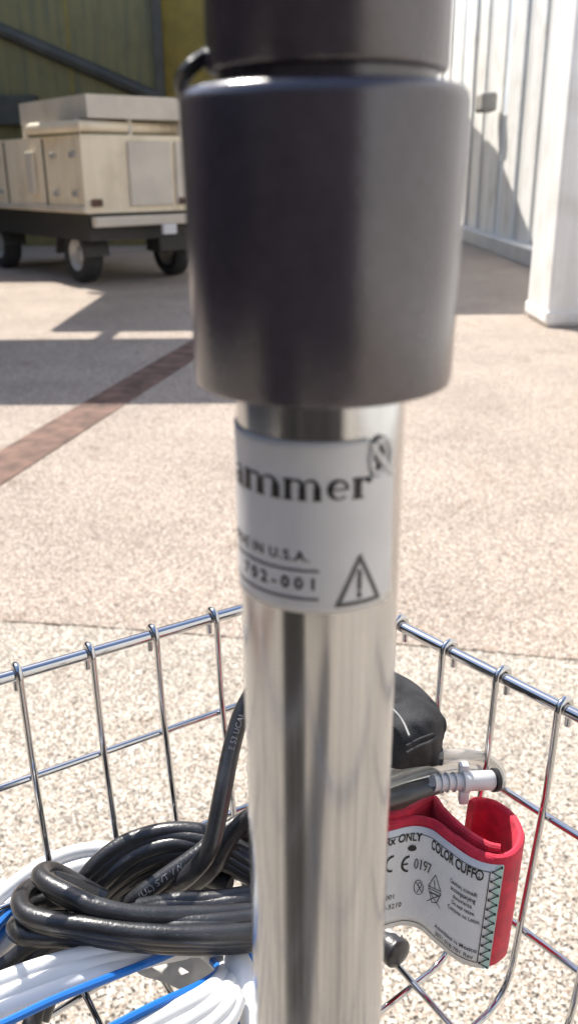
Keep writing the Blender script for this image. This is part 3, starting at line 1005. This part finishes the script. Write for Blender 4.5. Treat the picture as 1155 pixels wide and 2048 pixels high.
# ------------------------------------------------------------------ black cuff standing behind the pole
def sheet(name, rows, mat_, th, parent=None, n=10, amp=0.0012, freq=60):
    R = [crom(r, n) for r in rows]
    cols_ = [crom([r[j] for r in R], n) for j in range(len(R[0]))]
    nr = len(cols_[0]); nc = len(cols_)
    vv = []
    for i in range(nr):
        for j in range(nc):
            p = cols_[j][i]
            vv.append(p + V((0, -1, 0.4)) * (amp * noise.noise(p * freq) + amp * 0.4 * noise.noise(p * freq * 2.7)))
    mb = MB().add(vv, [(i * nc + j, i * nc + j + 1, (i + 1) * nc + j + 1, (i + 1) * nc + j) for i in range(nr - 1) for j in range(nc - 1)])
    o = mb.build(name, mat_, parent, 'all')
    s_ = o.modifiers.new('thick', 'SOLIDIFY'); s_.thickness = th; s_.offset = 0
    return o
pch = empty('black_cuff', at(800, 1500, 1.4))
sheet('flap', [[at(730, 1325, 1.02), at(790, 1352, 1.02), at(835, 1380, 1.04), at(862, 1405, 1.05), at(884, 1432, 1.07)],
               [at(730, 1390, 1.04), at(790, 1400, 1.02), at(835, 1418, 1.03), at(866, 1440, 1.06), at(887, 1452, 1.09)],
               [at(730, 1450, 1.08), at(790, 1460, 1.05), at(835, 1470, 1.06), at(864, 1478, 1.09), at(882, 1478, 1.12)],
               [at(730, 1530, 1.16), at(790, 1530, 1.13), at(835, 1530, 1.14), at(860, 1528, 1.15), at(876, 1525, 1.17)]], M['pouch'], 0.004, pch, amp=0.0055, freq=62)
for dy, rr in ((0, 0.0006), (14, 0.0007)):   # gathered folds across the flap
    MB().tube(crom([at(812, 1492 + dy, 1.035), at(838, 1478 + dy, 1.03), at(858, 1470 + dy, 1.045), at(874, 1462 + dy * 0.6, 1.08), at(884, 1448 + dy * .5, 1.09)], 6), [rr] * 25, 8).build('fold', M['pouch'], pch, True)
sheet('lower_flap', [[at(730, 1500, 1.22), at(790, 1505, 1.20), at(840, 1510, 1.20), at(872, 1515, 1.21)],
                     [at(730, 1570, 1.28), at(790, 1572, 1.26), at(835, 1575, 1.26), at(864, 1575, 1.27)],
                     [at(730, 1650, 1.40), at(790, 1640, 1.38), at(835, 1635, 1.38), at(858, 1622, 1.38)]], M['greentab'], 0.003, pch, amp=0.0006)
MB().tube(crom([at(760, 1400, 1.0), at(790, 1424, 1.0), at(806, 1445, 1.005), at(818, 1472, 1.01)], 6), 0.0007, 8).build('seam', M['fold'], pch, True)
tag(pch, 'folded black cuff tucked behind the steel pole above the red cuff', 'pressure cuff')
# thin clear strap on the flap
# ------------------------------------------------------------------ clear air hose with white coupling
hs = empty('air_hose', at(900, 1560, 1.2))
def hose(px, r, name='tube', mt='clear'):
    return MB().tube(crom([at(*q) for q in px], 8), r, 14).build(name, M[mt], hs, True)
hose([(700, 1578, 1.17), (770, 1552, 1.165), (815, 1536, 1.16), (870, 1523, 1.165), (925, 1519, 1.18), (968, 1526, 1.21), (992, 1546, 1.235), (990, 1563, 1.235), (978, 1566, 1.215)], 0.0032)
hose([(700, 1567, 1.15), (770, 1541, 1.145), (815, 1526, 1.14), (870, 1512, 1.145), (925, 1508, 1.16), (972, 1517, 1.20), (998, 1540, 1.235), (1000, 1566, 1.24), (985, 1574, 1.225)], 0.0028)
hose([(700, 1596, 1.185), (770, 1568, 1.18), (815, 1553, 1.175), (870, 1540, 1.175), (920, 1536, 1.18), (955, 1541, 1.20)], 0.0030)
hose([(700, 1622, 1.235), (770, 1598, 1.215), (815, 1586, 1.205), (862, 1574, 1.20), (880, 1570, 1.20)], 0.0044, 'dark_tube', 'smoke')
cpl = MB()
cA, cB = at(864, 1566, 1.185), at(984, 1560, 1.205)
ax = (cB - cA).normalized()
L = (cB - cA).length
ringp = [(0.0, 0.0030), (0.0, 0.0046), (0.10, 0.0040), (0.105, 0.0052), (0.13, 0.0042), (0.215, 0.0040), (0.22, 0.0052), (0.25, 0.0042), (0.335, 0.0040), (0.34, 0.0052), (0.37, 0.0042), (0.46, 0.0044), (0.462, 0.0062), (0.56, 0.0062), (0.562, 0.0050), (0.98, 0.0052), (1.0, 0.0046)]
cpl.tube([cA + ax * L * t for t, r in ringp], [r for t, r in ringp], 18)
cpl.box(cA + ax * L * 0.51 - UP * 0.0075, (0.005, 0.005, 0.008), bev=0.0008)
cpl.box(cA + ax * L * 0.51 + UP * 0.0070, (0.005, 0.005, 0.006), bev=0.0008)
cpl.build('coupling', M['fitting'], hs, True)
MB().tube([cB + ax * 0.0002, cB + ax * 0.0024], 0.0062, 18).build('ring', M['oring'], hs, True)
tag(hs, 'clear vinyl air hose with a white barbed coupling hooked over the basket wire', 'hose')

# ------------------------------------------------------------------ black power cord, wound into a hank
CR = 0.0051
pc_ = empty('power_cord', at(280, 1800, 1.6))
hank = MB()
def cord(px, r=CR, n=8):
    hank.tube(crom([at(*q) for q in px], n), r, 12)
# back arch
cord([(120, 1850, 1.60), (150, 1790, 1.54), (190, 1732, 1.48), (255, 1684, 1.44), (345, 1661, 1.42), (430, 1672, 1.43), (500, 1712, 1.46), (580, 1770, 1.50)])
cord([(150, 1850, 1.62), (178, 1800, 1.56), (220, 1750, 1.50), (280, 1708, 1.46), (350, 1689, 1.44), (425, 1699, 1.45), (495, 1740, 1.48), (580, 1800, 1.52)])
cord([(180, 1850, 1.64), (208, 1806, 1.59), (250, 1766, 1.54), (310, 1733, 1.50), (370, 1720, 1.48), (440, 1735, 1.48)])
cord([(205, 1850, 1.66), (238, 1812, 1.62), (285, 1778, 1.58), (340, 1756, 1.54), (400, 1752, 1.52), (460, 1772, 1.52)])
cord([(235, 1850, 1.67), (265, 1818, 1.64), (310, 1794, 1.60), (370, 1776, 1.57), (430, 1780, 1.56)])
cord([(200, 1830, 1.62), (260, 1770, 1.60), (330, 1730, 1.56), (400, 1712, 1.52), (450, 1690, 1.47), (520, 1648, 1.42), (600, 1610, 1.40)])
cord([(215, 1850, 1.66), (270, 1800, 1.63), (330, 1768, 1.60), (395, 1740, 1.57), (450, 1735, 1.54), (520, 1760, 1.55)])
cord([(160, 1830, 1.60), (200, 1775, 1.555), (260, 1730, 1.52), (330, 1702, 1.49), (400, 1704, 1.48), (470, 1740, 1.50)])
# strand carrying the moulded lettering, and the riser going up behind the pole
letter_path = crom([at(*q) for q in [(225, 1836, 1.56), (275, 1795, 1.50), (340, 1748, 1.455), (400, 1706, 1.42), (455, 1660, 1.39), (530, 1620, 1.36)]], 10)
hank.tube(letter_path, CR, 14)
cord([(560, 1300, 1.02), (510, 1378, 1.10), (482, 1430, 1.15), (462, 1500, 1.21), (446, 1580, 1.27), (432, 1650, 1.33), (416, 1705, 1.38), (380, 1748, 1.44), (330, 1785, 1.52), (270, 1815, 1.58)], CR * 1.02, 10)
cord([(585, 1560, 1.30), (530, 1610, 1.33), (480, 1650, 1.37), (450, 1690, 1.41), (425, 1735, 1.46), (385, 1768, 1.52), (320, 1805, 1.60)])
cord([(600, 1690, 1.46), (530, 1688, 1.46), (480, 1702, 1.47), (445, 1732, 1.50), (420, 1765, 1.54), (370, 1795, 1.60)])
cord([(600, 1760, 1.50), (540, 1730, 1.52), (500, 1745, 1.54), (510, 1790, 1.58), (560, 1830, 1.6)])
# front wraps
cord([(210, 1800, 1.50), (150, 1765, 1.47), (105, 1742, 1.43), (82, 1748, 1.40), (92, 1764, 1.385), (130, 1785, 1.38), (195, 1815, 1.385), (280, 1832, 1.40), (390, 1832, 1.42), (500, 1826, 1.44), (600, 1815, 1.46)])
cord([(160, 1772, 1.50), (110, 1768, 1.50), (65, 1773, 1.47), (42, 1795, 1.44), (50, 1825, 1.42), (95, 1842, 1.41), (170, 1852, 1.405), (270, 1866, 1.41), (390, 1872, 1.42), (500, 1866, 1.44), (600, 1850, 1.46)])
cord([(140, 1790, 1.50), (180, 1815, 1.46), (250, 1842, 1.44), (330, 1855, 1.425), (420, 1855, 1.43), (510, 1848, 1.45), (600, 1835, 1.46)])
cord([(120, 1830, 1.56), (60, 1838, 1.52), (32, 1852, 1.49), (45, 1870, 1.47), (100, 1876, 1.46), (190, 1876, 1.45), (290, 1885, 1.45), (400, 1890, 1.46), (500, 1884, 1.47), (600, 1868, 1.48)])
cord([(230, 1845, 1.52), (320, 1840, 1.47), (420, 1838, 1.47), (520, 1832, 1.48), (600, 1825, 1.48)])
cord([(260, 1825, 1.52), (340, 1815, 1.47), (430, 1810, 1.46), (510, 1800, 1.46), (600, 1790, 1.48)])
cord([(190, 1790, 1.49), (135, 1768, 1.45), (96, 1757, 1.425), (110, 1782, 1.405), (160, 1806, 1.40), (240, 1832, 1.41), (340, 1845, 1.42), (440, 1845, 1.43), (600, 1825, 1.46)])
cord([(130, 1800, 1.52), (75, 1806, 1.49), (48, 1822, 1.46), (75, 1846, 1.44), (150, 1860, 1.43), (260, 1876, 1.43), (380, 1882, 1.44), (500, 1876, 1.455), (600, 1860, 1.47)])
cord([(280, 1815, 1.50), (360, 1802, 1.46), (440, 1798, 1.455), (520, 1786, 1.46), (600, 1775, 1.48)])
cord([(135, 1850, 1.61), (163, 1795, 1.55), (204, 1740, 1.49), (266, 1694, 1.452), (350, 1674, 1.43), (436, 1690, 1.44), (505, 1728, 1.47), (580, 1785, 1.51)])
cord([(168, 1850, 1.63), (194, 1800, 1.57), (236, 1758, 1.52), (298, 1722, 1.48), (362, 1706, 1.46), (440, 1722, 1.47), (520, 1765, 1.50)])
# tails hanging down to the left
cord([(160, 1868, 1.52), (80, 1882, 1.54), (20, 1925, 1.58), (-40, 1975, 1.62), (-120, 2040, 1.65)])
cord([(180, 1870, 1.53), (100, 1890, 1.55), (50, 1950, 1.60), (0, 2020, 1.64), (-60, 2100, 1.66)])
cord([(200, 1872, 1.53), (128, 1885, 1.56), (98, 1930, 1.60), (82, 1990, 1.64), (60, 2060, 1.67)])
cord([(220, 1874, 1.53), (160, 1880, 1.56), (130, 1920, 1.60), (108, 1970, 1.64), (80, 2040, 1.68)])
hank.build('cord', M['cord'], pc_, True)
# lettering on two runs of cord
def cord_text(body, pth, s0, size, r):
    cm = [0.0]
    for a, b in zip(pth[:-1], pth[1:]): cm.append(cm[-1] + (b - a).length)
    def f(u, v):
        u = max(0, min(cm[-1] - 1e-6, s0 + u))
        i = max(k for k in range(len(cm)) if cm[k] <= u)
        i = min(i, len(pth) - 2)
        t = (u - cm[i]) / (cm[i + 1] - cm[i])
        p = pth[i].lerp(pth[i + 1], t)
        d = (pth[i + 1] - pth[i]).normalized()
        toe = (EYE - p).normalized()
        n = (toe - d * toe.dot(d)).normalized()
        b = n.cross(d)
        a = (v - size * 0.35) / r
        return p + (n * cos(a) + b * sin(a)) * (r + 0.00012)
    MB().add(*text_mesh(body, size, f, 0.0, 1.05)).build('lettering', M['print'], pc_)
cord_text('(UL) SVT VW-1', letter_path, 0.0245, 0.0047, CR)
rp = crom([at(*q) for q in [(482, 1430, 1.15), (462, 1500, 1.21), (446, 1580, 1.27), (432, 1650, 1.33)]], 10)
cord_text('E 53 UCAN', list(reversed(rp)), 0.040, 0.0044, CR * 1.02)
tag(pc_, 'black rubber power cord wound into a thick hank left of the pole', 'power cord')

# rounded black plug end showing right of the pole, low in the basket
pg = empty('cord_plug', at(790, 1900, 1.64))
MB().tube(crom([at(*q) for q in [(700, 1850, 1.66), (745, 1868, 1.645), (770, 1886, 1.64), (790, 1903, 1.64), (803, 1915, 1.64)]], 6), [0.0050 + 0.0038 * min(1, max(0, (k - 6) / 9)) for k in range(21)] + [0.0084, 0.0074, 0.0052, 0.002], 16).build('plug_body', M['cord'], pg, True)
MB().tube(crom([at(*q) for q in [(720, 1815, 1.62), (755, 1850, 1.62), (785, 1872, 1.62), (800, 1880, 1.62)]], 6), 0.0030, 12).build('strain_relief', M['steel'], pg, True)
tag(pg, 'rounded black plug end poking out right of the pole below the red cuff', 'plug')

# ------------------------------------------------------------------ white cables with blue stripes
WRD = 0.0048
lift = 0.08
def cable_set(name, runs, stripes, label_, cat, extra=None):
    root = empty(name, at(*runs[0][len(runs[0]) // 2][:3]))
    mb = MB()
    for px in runs: mb.tube(crom([at(*q[:3]) for q in px], 8), WRD, 12)
    # (paths are given as photo column, row and drop)
    mb.build('cable', M['white_tube'], root, True)
    if stripes:
        for px in stripes: MB().tube(crom([at(*q[:3]) for q in px], 8), 0.0021, 8).build('blue_stripe', M['blue'], root, True)
    tag(root, label_, cat)
    return root
cable_set('white_cable',
          [[(-120, 1910, 1.56), (-40, 1830, 1.55), (20, 1776, 1.54), (90, 1728, 1.53), (165, 1702, 1.525), (240, 1700, 1.53), (330, 1716, 1.56), (400, 1745, 1.6)],
           [(-120, 1950, 1.58), (-30, 1858, 1.57), (30, 1802, 1.56), (100, 1757, 1.55), (170, 1731, 1.545), (240, 1727, 1.55), (330, 1745, 1.58), (400, 1780, 1.61)],
           [(-120, 1985, 1.61), (-20, 1885, 1.60), (40, 1830, 1.59), (110, 1786, 1.58), (180, 1760, 1.575), (250, 1757, 1.58), (340, 1780, 1.6)],
           [(-120, 2010, 1.63), (-20, 1915, 1.62), (40, 1862, 1.61), (110, 1818, 1.60), (170, 1795, 1.60), (250, 1790, 1.61)],
           [(-100, 1990, 1.65), (0, 1900, 1.64), (60, 1880, 1.64), (140, 1850, 1.64)],
           [(200, 1830, 1.655), (290, 1800, 1.65), (350, 1782, 1.65), (430, 1790, 1.65), (480, 1840, 1.66)]],
          [[(-100, 1935, 1.565), (-15, 1862, 1.555), (30, 1815, 1.55), (75, 1782, 1.55), (110, 1765, 1.55)], [(-60, 1960, 1.59), (10, 1860, 1.585), (50, 1832, 1.585), (95, 1806, 1.58)],
           [(400, 1785, 1.64), (440, 1795, 1.64), (462, 1830, 1.65)]],
          'white vinyl cable coiled under the black cord at the left edge', 'cable')
cable_set('white_cable',
          [[(x, y, k - lift * max(0, min(1, max((400 - x) / 160, (y - 1930) / 60)))) for x, y, k in run] for run in [[(-120, 2010, 1.56), (-30, 1975, 1.555), (70, 1938, 1.55), (180, 1908, 1.55), (280, 1893, 1.555), (380, 1890, 1.57), (450, 1890, 1.59)],
           [(-120, 2045, 1.57), (-30, 2005, 1.565), (80, 1962, 1.56), (190, 1926, 1.56), (290, 1903, 1.56), (380, 1896, 1.575), (440, 1897, 1.6)],
           [(-120, 2080, 1.58), (-30, 2034, 1.575), (90, 1986, 1.57), (200, 1946, 1.57), (300, 1915, 1.57), (370, 1900, 1.58)],
           [(150, 2120, 1.56), (240, 2078, 1.555), (330, 2032, 1.55), (405, 1992, 1.55), (440, 1962, 1.55), (448, 1938, 1.555), (432, 1918, 1.565), (410, 1900, 1.58)],
           [(200, 2140, 1.57), (290, 2090, 1.565), (370, 2045, 1.56), (430, 2005, 1.56), (458, 1970, 1.56), (462, 1945, 1.57)],
           [(270, 2140, 1.58), (350, 2095, 1.575), (415, 2050, 1.57), (455, 2008, 1.57), (470, 1972, 1.575)],
           [(340, 2140, 1.59), (410, 2090, 1.585), (455, 2040, 1.58), (474, 1998, 1.58)]]],
          [[(x, y, k - lift * max(0, min(1, max((400 - x) / 160, (y - 1930) / 60)))) for x, y, k in run] for run in [[(-100, 2085, 1.545), (0, 2050, 1.545), (110, 1999, 1.545), (215, 1957, 1.545), (310, 1920, 1.55), (352, 1902, 1.555)],
           [(160, 2090, 1.53), (240, 2046, 1.53), (320, 2006, 1.53), (392, 1974, 1.53), (430, 1950, 1.53), (436, 1936, 1.535), (425, 1922, 1.545)]]],
          'flat white cable with blue stripes looping across the basket floor', 'cable')
# thick white lead beside the pole
wl = empty('white_lead', at(490, 1960, 1.5))
MB().tube(crom([at(*q) for q in [(470, 1905, 1.535), (474, 1922, 1.515), (486, 1948, 1.51), (499, 1990, 1.52), (508, 2050, 1.54), (512, 2130, 1.57)]], 8), [0.0040] + [0.0062] * 2 + [0.0066] * 38, 16).build('lead', M['white_tube'], wl, True)
MB().tube(crom([at(*q) for q in [(466, 1955, 1.545), (478, 1972, 1.54), (492, 2000, 1.54), (500, 2040, 1.55)]], 6), 0.0052, 12).build('branch', M['white_tube'], wl, True)
MB().tube(crom([at(*q) for q in [(560, 1850, 1.52), (520, 1872, 1.50), (503, 1886, 1.50), (500, 1900, 1.51), (512, 1925, 1.53)]], 6), 0.0028, 10).build('blue_tip', M['blue'], wl, True)
MB().tube(crom([at(*q) for q in [(500, 2010, 1.57), (485, 2035, 1.58), (462, 2070, 1.6)]], 6), 0.0026, 10).build('blue_tip', M['blue'], wl, True)
tag(wl, 'thick white lead with a rounded end standing against the left side of the pole', 'cable')
# grey sheet standing in for shaded white strands under the cables
sheet_o = sheet('shaded_strands', [[at(280, 1900, 1.63), at(330, 1890, 1.625), at(390, 1885, 1.62), at(450, 1880, 1.63), at(510, 1890, 1.64)],
                      [at(270, 1935, 1.65), at(320, 1935, 1.645), at(380, 1940, 1.64), at(440, 1945, 1.645), at(505, 1960, 1.65)],
                      [at(290, 1955, 1.66), at(335, 1968, 1.66), at(375, 1985, 1.655), at(440, 2000, 1.66), at(500, 2030, 1.66)]], M['greypanel'], 0.0006, None, amp=0.002, freq=90)
tag(sheet_o, 'crumpled grey sheet for the shaded strands under the white cables by the pole', 'shade_sheet')

# ------------------------------------------------------------------ cabinet and containers added out of view to darken collar and pole reflections
cb = empty('added_cabinet', (-0.50, -0.42, 0))  # unseen, added for the dark streak mirrored in the pole
def cbx(c, s, name, mt, bev=0.006):
    a = radians(-39)
    p = Matrix.Translation(cb.location) @ Matrix.Rotation(a, 4, 'Z') @ V((c[0], -c[1], c[2]))
    return MB().box(p, s, rz=a, bev=bev).build(name, M[mt], cb)
cbx((0, 0, 0.82), (0.40, 0.30, 1.5), 'body', 'chassis')
for sx in (-0.1, 0.1): cbx((sx, -0.16, 0.82), (0.19, 0.02, 1.42), 'door', 'chassis')
for sx in (-0.02, 0.02): cbx((sx, -0.178, 0.9), (0.012, 0.02, 0.14), 'handle', 'chassis', 0.003)
for sx in (-0.16, 0.16):
    for sy in (-0.11, 0.11): cbx((sx, sy, 0.04), (0.05, 0.06, 0.08), 'foot', 'cord')
tag(cb, 'tall black two door cabinet standing behind the wire basket stand', 'cabinet')
def container(cx, cy, L, rot, label_):  # added unseen, mirrored as the dark part of the collar
    r = empty('added_container', (cx, cy, 0))
    Mx = Matrix.Translation((cx, cy, 0)) @ Matrix.Rotation(rot, 4, 'Z')
    def bx(c, sz, nm, mt, bev=0.0):
        return MB().box(Mx @ V(c), sz, rz=rot, bev=bev).build(nm, M[mt], r)
    bx((0, 0, 1.35), (L, 2.0, 2.5), 'body', 'dark_paint')
    n = int(L / 0.325)
    for k in range(n): bx((-L / 2 + 0.2 + k * 0.325, 1.015, 1.35), (0.16, 0.05, 2.3), 'rib', 'dark_paint', 0.012)
    for z_ in (0.14, 2.56): bx((0, 1.03, z_), (L + 0.04, 0.10, 0.12), 'rail', 'dark_paint', 0.01)
    for x_ in (-L / 2 + 0.1, L / 2 - 0.1): bx((x_, 0, 0.04), (0.2, 1.9, 0.08), 'foot', 'brace')
    tag(r, label_, 'container')
container(-1.8, -2.9, 5.8, 0, 'long dark ribbed storage container standing on the paving behind the stand')
container(-5.35, 0.9, 5.2, -pi / 2, 'dark ribbed storage container standing on the paving left of the stand')
